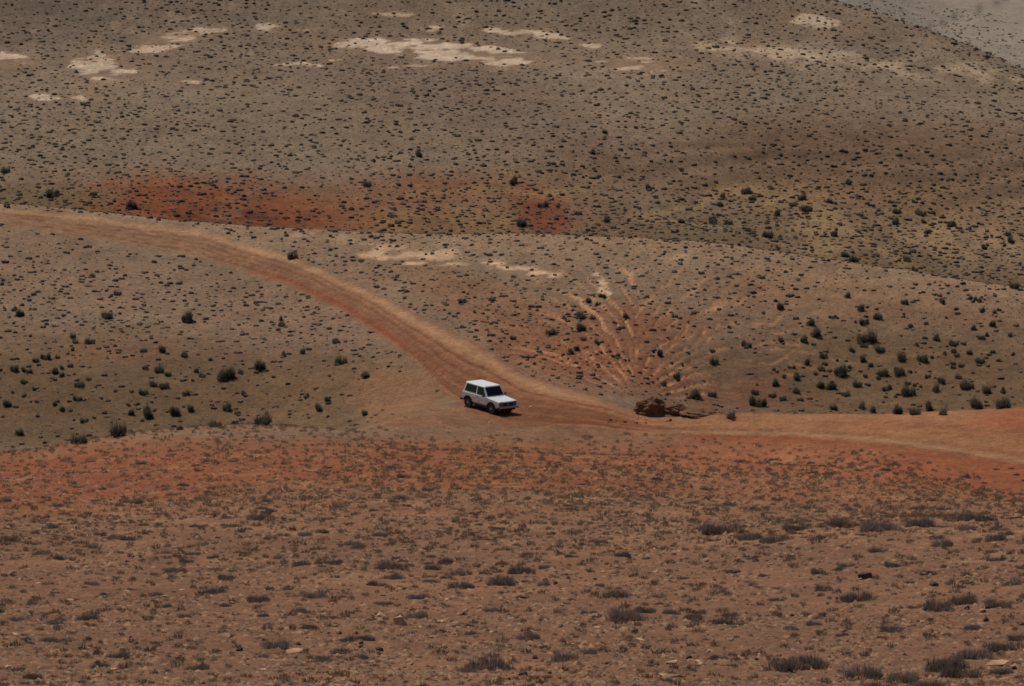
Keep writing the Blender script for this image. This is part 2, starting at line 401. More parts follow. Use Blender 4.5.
def soil_shade_colour(X, Y, Z, lam):
    zn = zones(X, Y, Z, lam)
    px, py, v, road = zn['px'], zn['py'], zn['v'], zn['road']
    n1 = fbm(X / 14, Y / 20, 4, 61); n2 = fbm(X / 4, Y / 7, 4, 62); n3 = fbm(X / 40, Y / 60, 3, 63)
    n5 = fbm(X / 1.6, Y / 3.2, 3, 67)
    near = lam < 8.0; far = lam > 14.0; vfar = lam > 19.4
    mid = ~near & ~far
    px0, py0 = px, py
    wa = fbm(X / 5, Y / 7, 5, 97); wb = fbm(X / 4 + 9, Y / 6, 5, 98)
    wc = fbm(X / 2.2, Y / 1.5, 4, 197)
    px = px + (13 * wa + 9 * wc) * np.clip(380 / Y, .6, 1.6); py = py + (3.2 * wb + 2.6 * wc) * np.clip(380 / Y, .6, 1.6)
    strk = fbm(X / 6, Y / 1.3, 4, 198); strk2 = fbm(X / 2.6, Y / 1.5, 4, 199)
    col = np.zeros((len(X), 3)); sm = np.zeros(len(X))
    def mix(mask, c, amt=1.0):
        m = np.clip(np.asarray(mask, float) * amt, 0, 1)[:, None]
        col[:] = col * (1 - m) + np.asarray(c)[None, :] * m
    # --- nearest hill
    col[:] = S(128, 94, 74)
    mix(near * smooth(-.2, .7, n1), S(135, 100, 79), .6)
    mix(near * smooth(560, 500, py), S(138, 101, 78), .8)
    redb = np.exp(-((py - (470 + 14 * n1 + 0.000 * px)) / 26) ** 2) * near
    mix(redb * smooth(-0.5, 0.5, n1 + 0.4 * n2), S(140, 84, 56), .75)
    mix(near * ellipse(px, py, 90, 480, 230, 30, -0.07) , S(142, 82, 54), .85)
    mix(near * ellipse(px, py, 430, 466, 190, 20), S(142, 86, 58), .7)
    mix(near * ellipse(px, py, 820, 470, 190, 26, .05), S(158, 98, 68), .6)
    mix(near * ellipse(px, py, 980, 480, 130, 16, 0.16), S(150, 90, 62), .9)
    mix(near * ellipse(px, py, 285, 433, 210, 7, 0.0), S(134, 108, 88), .8)
    mix(near * (py > 535) * smooth(.25, .7, n1), S(150, 108, 84), .45)
    mix(near * smooth(.25, .55, n5 + .3 * n2) * smooth(440, 470, py) * smooth(600, 530, py) , S(168, 132, 100), .38)
    # --- middle hills
    mix(mid, S(132, 110, 91))
    mix(mid * smooth(-.2, .6, n1), S(140, 112, 92), .6)
    olive = mid * (ellipse(px, py, 130, 395, 300, 60, 0.02) + ellipse(px, py, 900, 385, 190, 62, .04))  # olive soil, darkened further for the shade low in the basins
    mix(olive, S(108, 86, 64), .85)
    mix(mid * ellipse(px, py, 330, 395, 80, 34) , S(122, 96, 72), .7)
    mix(mid * ellipse(px, py, 400, 398, 46, 30, .1), S(142, 104, 78), .85)
    mix(mid * ellipse(px, py, 150, 352, 90, 12) * smooth(-.3, .4, n2), S(126, 92, 70), .5)
    mix(mid * ellipse(px, py, 620, 345, 125, 46, .05) * smooth(-.7, .25, n1 + .4 * n2), S(138, 86, 60), .75)
    mix(mid * ellipse(px, py, 610, 345, 62, 30, .05) * smooth(-.3, .4, n2 + n5), S(122, 70, 48), .6)
    mix(mid * ellipse(px, py, 500, 312, 100, 26, .42), S(142, 100, 74), .6)
    mix(mid * ellipse(px, py, 735, 390, 80, 26, .0) * smooth(-.9, .2, n2 + .5 * n5), S(118, 74, 54), .8)  # gully beside the rock bank: its shade is painted as darker soil
    mix(mid * ellipse(px, py, 850, 300, 170, 22, .12), S(142, 108, 84), .6)
    g, zone = gully(px0, py0)
    mix(mid * g * smooth(-.9, .1, n2 + .5 * n5), S(200, 150, 114), .95)
    # thin livestock paths over the right hill
    for (x0, y0, x1, y1, b_) in [(740,385,1010,352,-8),(880,405,990,380,4),(700,330,800,300,8),(690,395,820,330,10),(905,400,935,372,0),(800,350,960,372,6)]:
        t = np.clip((px0 - x0) / (x1 - x0), 0, 1); yy = y0 + (y1 - y0) * t + b_ * np.sin(t * 3.1) * 1.2
        mix(mid * np.exp(-((py0 + 1.5 * wb - yy) / 1.5) ** 2) * ((px0 > x0) & (px0 < x1)) * smooth(-.6, .3, n2), S(146, 114, 86), .4)
    for cx, cy, rx, ry, ti in [(405,258,52,6,.10),(440,252,26,4,.1),(497,268,30,5,.06),(545,275,16,4,.05),(383,247,28,4,.1),(470,262,60,5,.08),(600,286,6,11,.0),(340,240,40,5,.05),(700,262,30,5,.1)]:
        amt = .9 if cx not in (700, 340, 470) else .4
        mix(mid * smooth(.32, .7, ellipse(px, py, cx, cy, rx * 1.15, ry * 1.15, ti, .55) * (.66 + 1.5 * strk2 + .6 * n5 + .4 * wc)), S(208, 174, 146), amt)
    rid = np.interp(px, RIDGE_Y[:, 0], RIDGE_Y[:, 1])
    mix(mid * smooth(34, 6, py0 - rid + 5 * n1), S(156, 128, 104), .5)  # brow lightened in colour so the ridge reads, standing in for shading
    # --- far hill
    mix(far, S(127, 109, 94))
    mix(far * smooth(-.3, .5, n3 + .3 * n1), S(138, 119, 103), .6)
    mix(far * smooth(90, 20, py) * smooth(400, 0, px), S(112, 97, 86), .7)  # upper left: cloud shadow painted into the soil colour
    mix(far * ellipse(px, py, 830, 165, 280, 46, .02), S(116, 92, 75), .85)  # broad cloud shadow on the right, painted as a soil tint
    mix(far * ellipse(px, py, 470, 95, 150, 34, .2), S(118, 99, 87), .6)
    mix(far * smooth(150, 200, py) * smooth(-.4, .3, n1), S(128, 102, 76), .7)
    mix(far * ellipse(px, py, 640, 110, 70, 46, .4), S(144, 124, 106), .5)
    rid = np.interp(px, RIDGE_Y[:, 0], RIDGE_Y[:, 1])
    mix(far * smooth(62, 8, rid - py0 + 8 * n1) * smooth(-100, 500, px + 100), S(108, 88, 66), .8)  # slope behind the ridge darkened in colour in place of real shading
    redm = np.maximum(ellipse(px, py, 200, 206, 130, 27, .03), ellipse(px, py, 250, 216, 95, 16))
    mix(far * ellipse(px, py, 230, 208, 190, 34, .02), S(134, 88, 64), .55)
    mix(far * ellipse(px, py, 470, 205, 120, 34, .02), S(134, 96, 72), .45)
    mix(far * redm * smooth(-.45, .35, n2 + .6 * n1 + .5 * n5), S(122, 66, 42), .78)
    mix(far * ellipse(px, py, 225, 218, 62, 9, .04) * smooth(-.5, .2, n5 + strk), S(92, 46, 34), .85)  # dark rust soil that also carries the hollow's painted shade
    mix(far * redm * smooth(.1, .5, strk + .4 * n5), S(150, 96, 62), .45)
    mix(far * ellipse(px, py, 355, 205, 45, 26, .1) * smooth(-.3, .3, n1 + .5*n2), S(130, 82, 58), .7)
    mix(far * ellipse(px, py, 440, 196, 110, 18) * smooth(-.5, .4, n1), S(140, 94, 66), .6)
    mix(far * ellipse(px, py, 535, 212, 30, 26, .5) * smooth(-.5, .2, n2), S(120, 66, 44), .75)
    mix(far * ellipse(px, py, 40, 200, 55, 14), S(110, 94, 68), .7)
    mix(far * ellipse(px, py, 440, 222, 70, 16) * smooth(-.3, .4, n2), S(142, 116, 80), .6)
    str_ = np.abs(np.mod((Z * 1.35 + .5 * n1 + .15 * n2), 1.0) - .5) * 2
    mix(far * smooth(.62, .98, str_) * (ellipse(px, py, 760, 222, 320, 36, .08) + .5 * ellipse(px, py, 430, 222, 110, 15)), S(160, 132, 98), .5)
    mix(far * ellipse(px, py, 755, 192, 75, 10, .1) * smooth(-.3, .4, n2), S(146, 122, 86), .35)
    pale = [(437,50,68,8,.06,.97),(490,60,34,4,.04,.8),(350,46,20,3,.1,.7),(515,32,26,3,.05,.8),(550,37,22,3,.1,.7),(640,66,32,6,.08,.55),
            (105,70,26,11,.1,.75),(95,66,8,16,.6,.6),(10,60,22,6,.1,.8),(160,45,30,5,-.18,.75),(200,31,24,3,-.15,.6),(50,97,14,2.5,0,.7),(80,95,9,5,0,.6),
            (270,27,12,3,.1,.7),(305,30,8,2,0,.6),(300,66,20,1.8,-.02,.7),(340,62,8,1.8,0,.6),(190,83,9,1.6,0,.6),(590,45,8,2.5,0,.6),(815,22,26,6,.1,.65),
            (395,14,22,2,.05,.6),(432,29,12,2,0,.75),(405,67,22,1.6,0,.55),(760,45,10,2,0,.5),(755,50,60,5,.12,.45)]
    for cx, cy, rx, ry, ti, am in pale:
        mix(far * smooth(.32, .62, ellipse(px, py, cx, cy, rx * 1.15, ry * 1.2, ti, .55) * ((.92 if am > .9 else .62) + 1.4 * strk2 + .6 * n5 + .5 * wc)), S(232, 212, 192), am)
        mix(far * ellipse(px, py, cx, cy, rx * 1.5, ry * 1.9, ti, .6), S(150, 122, 98), .35)
    mix(far * (np.exp(-((py - (38 + .105 * (px - 640))) / 9) ** 2) * smooth(650, 720, px)) * smooth(-.35, .35, n5 + .5*n2), S(186, 166, 142), .65)
    mix(far * smooth(.3, .7, n5) * smooth(110, 20, py), S(160, 138, 118), .4)
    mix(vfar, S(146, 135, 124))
    vl = np.exp(-((py0 - (28 - (px0 - 925) * .36)) / 1.8) ** 2) * (px0 > 915) * (px0 < 1010)
    mix(vfar * vl, S(96, 88, 80), .8)
    # --- dust track and its bench
    dust = S(172, 136, 110); redd = S(158, 104, 76); tan = S(182, 140, 110)
    stre = fbm(v * 17 + 3, X / 16 + Y / 30, 5, 71)
    px, py = px0, py0
    left = smooth(660, 560, px)
    rc = np.where(road[:, None] > 0, redd[None, :], 0)
    def rmix(m, c, amt=1):
        m = np.clip(m * amt, 0, 1)[:, None]
        rc[:] = rc * (1 - m) + np.asarray(c)[None, :] * m
    rmix(smooth(.05, .5, stre), S(190, 136, 102), .7)
    rmix(smooth(-.05, -.45, stre), S(124, 74, 52), .7)
    rmix(smooth(560, 120, px), dust, .85)
    for c_ in (.30, .48, .62, .80):
        rmix(left * np.exp(-((v + .02 * n1 - c_) / .028) ** 2), S(126, 78, 54), .75)
    rmix(left * np.exp(-((v - .12) / .12) ** 2), S(204, 160, 126), .8)
    rmix(left * smooth(150, 330, px) * np.exp(-((v - .42) / .06) ** 2), S(128, 78, 56), .35)
    rmix(left * smooth(100, 330, px) * np.exp(-((v - .70) / .06) ** 2), S(132, 80, 56), .25)
    rmix(left * np.exp(-((v - .56) / .06) ** 2), S(178, 130, 98), .45)
    rmix(ellipse(px, py, 330, 300, 80, 20, .5) * (v > .75), S(160, 86, 58), .6)
    right = smooth(600, 680, px)
    rmix(right * (1 - smooth(.45, .75, v)), S(196, 142, 106), .85)
    rmix(right * smooth(700, 900, px) * np.exp(-((v - .30) / .16) ** 2), S(172, 112, 80), .6)
    rmix(right * np.exp(-((v - .62) / .05) ** 2), S(150, 92, 66), .6)
    yt = np.interp(px, [680, 800, 880, 950, 1024, 1200], [432, 434, 440, 449, 461, 500])
    rmix(right * np.exp(-((py - yt) / 2.6) ** 2), S(206, 160, 124), .7)
    rmix(right * smooth(1, 7, py - yt) , S(176, 106, 74), .9)
    rmix(right * smooth(940, 1024, px) * (1 - smooth(.15, .4, v)), S(182, 104, 72), .7)
    rmix(ellipse(px, py, 510, 418, 60, 10), S(150, 104, 76), .5)
    rc = rc * np.array([.68, .68, .66]) * (1 - .10 * right[:, None])
    r = road[:, None]
    col = col * (1 - r) + rc * r
    mottle = (1 + 0.10 * n2 + 0.10 * n5 * (1 - .5 * road))[:, None]
    col = np.clip(col * mottle, 0.004, 0.75)
    sm = np.clip(road * .75, 0, 1)
    return col, sm, road

nc, nr, TX, TY, TZ, TL = build_terrain()
colr = np.zeros((len(TX), 3)); smo = np.zeros(len(TX)); ROAD = np.zeros(len(TX))
for s in range(0, len(TX), 60000):
    sl = slice(s, s + 60000)
    colr[sl], smo[sl], ROAD[sl] = soil_shade_colour(TX[sl], TY[sl], TZ[sl], TL[sl])
gi = (np.arange(nr - 1)[:, None] * nc + np.arange(nc - 1)[None, :]).ravel()
quads = np.stack([gi, gi + 1, gi + nc + 1, gi + nc], 1)
qroad = ROAD[quads].mean(1) > 0.5
qlam = TL[quads].mean(1)
def ground_part(name, sel):
    q = quads[sel]
    used, inv = np.unique(q.ravel(), return_inverse=True)
    me = np_mesh(name, np.stack([TX[used], TY[used], TZ[used]], 1), inv, np.arange(len(q)) * 4, True)
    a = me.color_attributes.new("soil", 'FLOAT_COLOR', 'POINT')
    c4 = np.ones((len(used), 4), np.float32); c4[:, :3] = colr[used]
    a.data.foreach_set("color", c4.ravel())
    b = me.attributes.new("smoothness", 'FLOAT', 'POINT')
    b.data.foreach_set("value", smo[used].astype(np.float32))
    o = link(name, me, M_SOIL); o["kind"] = "structure"
    return o
ground_part("ground", (~qroad) & (qlam < 8.4))
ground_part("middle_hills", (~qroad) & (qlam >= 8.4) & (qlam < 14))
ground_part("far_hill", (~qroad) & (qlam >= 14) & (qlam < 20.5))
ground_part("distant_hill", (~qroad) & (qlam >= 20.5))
ground_part("dirt_road", qroad)
print("terrain", nc, nr)

# ------------------------------------------------------------------ shrubs
def blade_cloud(n, rx, ry, hgt, w, seed, up=0.55, lenf=0.5, clumps=1):
    """n thin tapering twigs / leaves springing from a low cushion; returns verts (3n,3), tone (3n)"""
    r = np.random.default_rng(seed)
    if clumps > 1:
        cc = np.stack([r.uniform(-rx, rx, clumps) * .75, r.uniform(-ry, ry, clumps) * .75], 1)
        cs = r.uniform(.35, 1.0, clumps)
        k = r.integers(0, clumps, n)
        base = cc[k]; sc = cs[k]
    else:
        base = np.zeros((n, 2)); sc = np.ones(n)
    an = r.uniform(0, 2 * np.pi, n); rad = np.sqrt(r.uniform(0, 1, n))
    f = .45 if clumps > 1 else .6
    bx = base[:, 0] + np.cos(an) * rad * rx * f * sc; by = base[:, 1] + np.sin(an) * rad * ry * f * sc
    bz = r.uniform(0, .55, n) * hgt * sc * (1 - rad * .5)
    el = up + r.normal(0, .35, n) + (1 - rad) * .5
    an2 = an + r.normal(0, .7, n)
    ln = hgt * lenf * sc * r.uniform(.5, 1.15, n)
    tx = bx + np.cos(an2) * np.cos(el) * ln * rx / hgt * .7; ty = by + np.sin(an2) * np.cos(el) * ln * rx / hgt * .7
    tz = bz + np.abs(np.sin(el)) * ln
    wa = r.uniform(0, 2 * np.pi, n); ww = w * r.uniform(.6, 1.5, n)
    v = np.zeros((n, 3, 3))
    v[:, 0] = np.stack([bx - np.cos(wa) * ww, by - np.sin(wa) * ww, bz], 1)
    v[:, 1] = np.stack([bx + np.cos(wa) * ww, by + np.sin(wa) * ww, bz], 1)
    v[:, 2] = np.stack([tx, ty, tz], 1)
    tone = np.repeat(r.uniform(0, 1, n), 3)
    return v.reshape(-1, 3), tone
def tri_mesh(name, v, tone, mat):
    n = len(v) // 3
    me = np_mesh(name, v, np.arange(3 * n), np.arange(n) * 3)
    a = me.attributes.new("tone", 'FLOAT', 'POINT'); a.data.foreach_set("value", tone.astype(np.float32))
    me.materials.append(mat)
    return me
DRY = []
for i in range(8):                     # two mats of upright grey twigs, drawn out sideways
    v, t = blade_cloud(1300, .60, .40, .46, .008, 100 + i, up=1.05, lenf=.62, clumps=8 + i)
    DRY.append(tri_mesh("dry_shrub", v, t, M_DRY))
GREENB = []
for i in range(6):
    v, t = blade_cloud(520, .55, .55, .95, .020, 200 + i, up=.8, lenf=.85, clumps=2 if i % 2 else 6)
    v2, t2 = blade_cloud(130, .46, .46, .45, .03, 300 + i, up=.6, lenf=.8)
    GREENB.append(tri_mesh("green_bush", np.vstack([v, v2]), np.concatenate([t, t2 * .4]), M_GREEN))

def ground_z(X, Y):
    z, lam = height(np.array([X], float), np.array([Y], float)); return float(z[0])

LAND = [("the white car", 489, 398), ("the brown crag", 665, 406), ("the pointed stones", 392, 619),
        ("the big pale slab", 672, 674), ("the bottom left corner", 0, 686), ("the bottom right corner", 1024, 686),
        ("the largest hollow bush", 223, 374), ("the far red patch", 235, 212),
        ("the far white flat", 437, 50), ("the track's right end", 1010, 440),
        ("the pale ridge patch", 500, 268), ("the gullied red hollow", 625, 350),
        ("the top right corner", 1010, 20), ("the track's left end", 8, 216), ("the right edge's middle", 1024, 330),
        ("the near mound's crest", 880, 525), ("the blocky brown stone", 866, 577),
        ("the near red stripe", 90, 478), ("the left edge, low", 0, 590)]
def relation(px, py, skip=None):
    best = None
    for n, x, y in LAND:
        if n == skip: continue
        dx, dy = px - x, py - y
        dd = math.hypot(dx, dy * 1.4)
        if best is None or dd < best[0]: best = (dd, n, dx, dy)
    dd, n, dx, dy = best
    far = "right beside" if dd < 25 else ("just" if dd < 60 else ("a little way" if dd < 120 else "well"))
    a, b = abs(dx), abs(dy) * 1.4
    if a > 2.2 * b: side = "right of" if dx > 0 else "left of"
    elif b > 2.2 * a: side = "below" if dy > 0 else "above"
    else: side = ("below" if dy > 0 else "above") + " and " + ("right of" if dx > 0 else "left of")
    if far == "right beside": return f"{far} {n}, {'below it' if dy > 0 else 'above it'}" if b > a else f"{far} {n}, on its {'right' if dx > 0 else 'left'}"
    return f"{far} {side} {n}"
def tag(o, label, cat, group=None):
    o["label"] = label; o["category"] = cat
    if group: o["group"] = group

placed = []                            # (X, Y, r) of the individual plants
def plant(kind, px, py, wpx, hfac=1.0, X=None, Y=None, seed=0):
    if X is None:
        p = visible_point(px, py)
        if p is None: return
        X, Y, Z = p
    else: Z = ground_z(X, Y)
    m = wpx / (F / Y)                  # width in metres
    r = random.Random(int(px * 31 + py * 17) + seed)
    if kind == 'dry':
        me = r.choice(DRY); o = bpy.data.objects.new("dry_shrub", me); COL.objects.link(o)
        s = m / 1.25
        o.scale = (s, s * r.uniform(.8, 1.3), s * hfac * r.uniform(.9, 1.25))
        o.rotation_euler = (0, 0, r.uniform(-.5, .5) + (math.pi if r.random() < .5 else 0))
        size = "wide" if wpx > 38 else ("middle-sized" if wpx > 20 else "small")
        tag(o, f"{size} grey twiggy dry shrub {relation(px, py)}", "shrub", "dry grey shrubs on the near hill")
    else:
        me = r.choice(GREENB); o = bpy.data.objects.new("green_bush", me); COL.objects.link(o)
        s = m / 1.15
        o.scale = (s * r.uniform(.9, 1.2), s, s * hfac * r.uniform(.7, 1.05))
        o.rotation_euler = (0, 0, r.uniform(0, 6.28))
        size = "large round" if wpx > 15 else ("middle-sized" if wpx > 10 else "small")
        tag(o, f"{size} dark green bush {relation(px, py, 'the largest hollow bush' if (px, py) == (223, 374) else None)}", "bush", "dark green bushes in the hollows")
    o.location = (X, Y, Z - .02)
    placed.append((X, Y, m * .5))
    return o

BUSHES = [(223,380,19),(258,369,14),(284,356,9),(339,364,13),(149,418,16),(177,415,13),(191,411,9),(228,411,10),(216,427,14),(262,425,19),(119,437,20),(80,444,19),
 (179,430,9),(143,394,11),(163,388,10),(152,386,9),(159,372,11),(79,386,10),(78,400,9),(45,359,11),(36,362,8),(108,318,14),(188,323,13),(88,344,10),(281,326,9),(184,357,8),
 (163,352,9),(143,352,8),(9,406,10),(61,411,7),(85,422,8),(130,415,8),(21,435,9),(329,402,8),(320,410,9),(306,398,8),(336,343,9),(302,354,7),(19,316,10),(15,371,10),(118,295,9),(291,259,11),
 (768,238,12),(847,257,9),(856,263,11),(907,262,9),(915,271,8),(1015,288,11),(781,309,10),(809,325,11),(832,318,8),(860,311,10),(876,319,11),(865,324,11),(814,336,13),(805,343,10),(782,342,9),
 (747,347,12),(869,341,19),(880,351,11),(935,340,9),(954,345,10),(905,304,8),(942,302,10),(902,361,12),(923,361,13),(980,362,11),(883,375,12),(899,375,12),(941,382,12),(967,389,14),(987,393,12),
 (1003,393,10),(886,390,11),(906,396,14),(841,376,14),(829,389,11),(856,387,10),(845,396,9),(797,380,11),(777,386,9),(819,387,10),(713,364,10),(698,399,15),(712,396,9),(759,406,17),(755,394,9),
 (730,418,13),(930,411,12),(979,409,16),(1002,408,18),(914,415,13),(896,414,12),(872,412,10),(835,410,8),(861,408,9),(942,415,12),(782,400,8),(772,397,8),(806,365,8),(791,368,7),(795,393,9),
 (935,391,10),(822,358,8),(853,352,7),(991,326,8),(910,327,7),(970,354,8),(54,197,14),(134,209,11),(5,173,10),(649,190,9),(607,223,9),(542,208,10),(520,226,14),(593,155,8),(420,158,9),(367,186,10),
 (606,134,6),(513,184,12),(807,211,12),(802,200,11),(713,220,9),(728,224,9),(776,217,9),(897,213,9),(895,225,11),(921,215,11),(951,227,11),(848,185,8),(746,194,11),(753,201,10),(722,198,8),
 (366,377,11),(365,415,9),(678,380,10),(463,303,9),(581,330,11),(604,298,9),(553,334,11),(583,318,12),(627,318,8),(660,355,9),(615,357,8),(572,354,8),(664,387,8),(93,196,8),(1008,236,8),(985,250,8)]
for px, py, w in BUSHES: plant('green', px, py, w * 1.12, 1.2)
ext = 0
while ext < 120:                       # smaller neighbours of the same kind
    cx, cy, rx, ry = random.choice([(130, 385, 150, 50), (870, 365, 120, 45), (870, 365, 120, 45), (960, 340, 60, 50), (560, 330, 110, 50), (800, 218, 200, 22), (60, 330, 90, 60)])
    px = random.gauss(cx, rx * .55); py = random.gauss(cy, ry * .5)
    if not (0 < px < 1024 and 185 < py < 432): continue
    vv, _ = road_v(px, py)
    if -.25 < vv < 1.25 or (px > 300 and py > 400 and px < 700): continue
    p = visible_point(px, py)
    if p is None or any((p[0]-a)**2 + (p[1]-b)**2 < (r * 1.5) ** 2 for a, b, r in placed) or p[1] < 384: continue
    plant('green', px, py, random.uniform(5, 9.5), 1.1, p[0], p[1], ext); ext += 1
SHRUBS = [(88,620,28),(56,624,24),(24,640,14),(119,658,26),(276,648,34),(321,662,30),(308,629,20),(263,617,16),(261,602,28),(174,572,26),(192,555,18),(332,564,24),(321,533,18),(215,593,22),
 (164,608,16),(187,617,18),(7,542,20),(299,613,18),(34,679,24),(286,590,14),(314,598,26),(155,596,16),(491,670,52),(470,672,26),(562,661,30),(585,654,26),(497,585,36),(521,574,30),(461,589,26),
 (545,569,18),(377,586,22),(501,565,16),(391,569,34),(432,569,20),(544,586,14),(615,598,32),(626,621,44),(648,613,26),(671,614,22),(383,605,18),(419,599,20),(366,640,24),(346,642,22),(529,640,26),
 (491,612,18),(600,586,12),(620,557,20),(404,478,14),(802,669,50),(779,671,34),(863,679,38),(908,682,40),(945,671,52),(975,659,44),(1005,650,40),(1018,640,30),(856,601,36),(824,591,26),(846,567,20),
 (820,574,20),(892,567,20),(891,632,32),(725,624,28),(699,614,18),(732,573,18),(938,610,40),(964,604,32),(1001,608,34),(1012,585,26),(943,547,22),(994,541,22),(878,531,44),(915,527,40),(960,521,36),
 (774,542,36),(721,534,44),(748,540,30),(798,531,30),(842,527,34),(985,521,26),(960,678,44),(925,690,40),(1000,675,30),(880,690,30),(840,571,14),(255,520,20),(352,545,18),(60,560,18),(130,540,24),(90,548,20)]
for px, py, w in SHRUBS: plant('dry', px, py, w * 1.08, 1.0)
# more of the same kind between them
extra = 0
tries = 0
while extra < 205 and tries < 4000:
    tries += 1
    py = random.uniform(500, 690) if random.random() < .75 else random.uniform(460, 540)
    px = random.uniform(-10, 1034)
    if 560 < py and random.random() < .45 + .3 * (py > 630): continue
    p = visible_point(px, py)
    if p is None or any((p[0]-a)**2 + ((p[1]-b)*.5)**2 < (r + .3)**2 for a, b, r in placed): continue
    sc = F / p[1]
    w = random.uniform(.34, .85) * sc
    plant('dry', px, py, w, random.uniform(.7, 1.0), p[0], p[1], tries); extra += 1
print("individual plants", len(placed))

# small scrub: countless little cushions all over the slopes
def scatter(cell, y0, y1, xmax_px=860, seed=1):
    r = np.random.default_rng(seed)
    gx = np.arange(-y1 * xmax_px / F, y1 * xmax_px / F, cell); gy = np.arange(y0, y1, cell)
    X, Y = np.meshgrid(gx, gy)
    X = X + r.uniform(-.48, .48, X.shape) * cell; Y = Y + r.uniform(-.48, .48, Y.shape) * cell
    X, Y = X.ravel(), Y.ravel()
    k = (np.abs(X / Y) < xmax_px / F) & (Y > y0)
    return X[k], Y[k], r
M_TUFT = shrub_material("withered_tufts", tuple(S(92, 74, 62)), tuple(S(158, 130, 108)))
def scrub(name, cell, y0, y1, lam0, lam1, dens, size, nbl, label, cat_seed, flat=.55, cushion=True):
    X, Y, r = scatter(cell, y0, y1, seed=cat_seed)
    Z = np.zeros_like(X); L_ = np.zeros_like(X)
    for s in range(0, len(X), 60000): Z[s:s+60000], L_[s:s+60000] = height(X[s:s+60000], Y[s:s+60000])
    zn = zones(X, Y, Z, L_)
    px, py = zn['px'], zn['py']
    p = dens(px, py, X, Y, L_)
    vv, _ = road_v(px, py)
    onroad = (zn['road'] > .04)
    k = (L_ >= lam0) & (L_ < lam1) & (r.uniform(0, 1, len(X)) < p) & ~onroad & (Y < y1)
    k &= ((X - CAR_XY[0]) ** 2 + ((Y - CAR_XY[1])) ** 2) > 5 ** 2
    X, Y, Z, px, py = X[k], Y[k], Z[k], px[k], py[k]
    sz = size(px, py, r, len(X))
    protos = [blade_cloud(nbl, .5, .45, .5, .5 / math.sqrt(nbl) * .42, cat_seed * 50 + i, up=.7, lenf=.6) for i in range(12)]
    for i in range(12 if cushion else 0):   # a ragged cushion under the twigs
        rr = np.random.default_rng(cat_seed * 90 + i); ns = 9
        rad = rr.uniform(.62, 1.15, ns); an_ = (np.arange(ns) + rr.uniform(-.3, .3, ns)) / ns * 2 * np.pi
        lo_ = np.stack([np.cos(an_) * rad * .5, np.sin(an_) * rad * .45, np.full(ns, -.05)], 1)
        mi_ = np.stack([np.cos(an_) * rad * .40, np.sin(an_) * rad * .36, rr.uniform(.14, .42, ns)], 1)
        tp = np.array([[rr.uniform(-.12, .12), rr.uniform(-.1, .1), rr.uniform(.32, .5)]])
        tri = []
        for k_ in range(ns):
            m_ = (k_ + 1) % ns
            tri += [lo_[k_], lo_[m_], mi_[m_], lo_[k_], mi_[m_], mi_[k_], mi_[k_], mi_[m_], tp[0]]
        protos[i] = (np.vstack([np.array(tri), protos[i][0]]), np.concatenate([np.repeat(rr.uniform(.1, .7, len(tri) // 3), 3), protos[i][1]]))
    PV = np.array([q[0] for q in protos])       # 12 x 3n x 3
    PT = np.array([q[1] for q in protos])
    which = r.integers(0, 12, len(X)); rot = r.uniform(0, 2 * np.pi, len(X))
    B = PV[which].copy(); sx = sz * r.uniform(.8, 1.5, len(X)); sy = sz * r.uniform(.7, 1.1, len(X)); szz = sz * flat * 2 * r.uniform(.7, 1.3, len(X))
    c, s_ = np.cos(rot)[:, None], np.sin(rot)[:, None]
    bx, by = B[:, :, 0] * c - B[:, :, 1] * s_, B[:, :, 0] * s_ + B[:, :, 1] * c
    V = np.stack([bx * sx[:, None] + X[:, None], by * sy[:, None] + Y[:, None], B[:, :, 2] * szz[:, None] + Z[:, None] - .01], 2).reshape(-1, 3)
    T = (PT[which] * .4 + r.uniform(0, 1, len(X))[:, None] * .8).ravel()
    me = tri_mesh(name, V, T, M_SCRUB if cushion else M_TUFT)
    o = link(name, me, None); o["kind"] = "stuff"; o["label"] = label
    o["category"] = "scrub"
    print(name, len(X))
def d_far(px, py, X, Y, L_):
    d = .90 + .75 * fbm(X / 9, Y / 12, 4, 81)
    for cx, cy, rx, ry in [(437,50,80,9),(500,60,40,4),(105,70,26,10),(12,60,22,6),(515,32,26,3),(165,40,40,5),(640,66,34,6)]:
        d = d * (1 - ellipse(px, py, cx, cy, rx, ry, .05))
    return d * np.where(L_ > 19.3, .6, 1)
scrub("far_scrub", .76, 470, 600, 14.2, 19.4, d_far, lambda px, py, r, n: .15 + .42 * r.uniform(0, 1, n) ** 2.2 + .06 * smooth(120, 220, py), 5,
      "thousands of tiny dark shrubs dotting the far hill", 3, .36)
scrub("distant_scrub", 1.3, 560, 760, 19.4, 23, d_far, lambda px, py, r, n: .16 + .26 * r.uniform(0, 1, n), 4,
      "specks of scrub on the grey hill in the top right corner", 4, .4)
def d_mid(px, py, X, Y, L_):
    d = .86 + .6 * fbm(X / 7, Y / 9, 4, 82)
    g, zn_ = gully(px, py); d = d * (1 - .9 * g)
    lowl = ellipse(px, py, 150, 400, 330, 55); lowr = ellipse(px, py, 880, 370, 200, 60)
    d = d * (1 - .5 * np.clip(lowl + lowr * .7, 0, 1))
    for cx, cy, rx, ry in [(405,258,55,7),(497,268,32,5),(545,275,18,4),(745,392,50,20),(400,398,50,26),(600,405,60,12)]:
        d = d * (1 - .95 * ellipse(px, py, cx, cy, rx, ry, .08))
    return d
scrub("middle_scrub", .72, 376, 470, 8.3, 13.4, d_mid, lambda px, py, r, n: .13 + .36 * r.uniform(0, 1, n) ** 2.2, 8,
      "small dark shrubs speckling the middle hills beside the track", 5, .40)
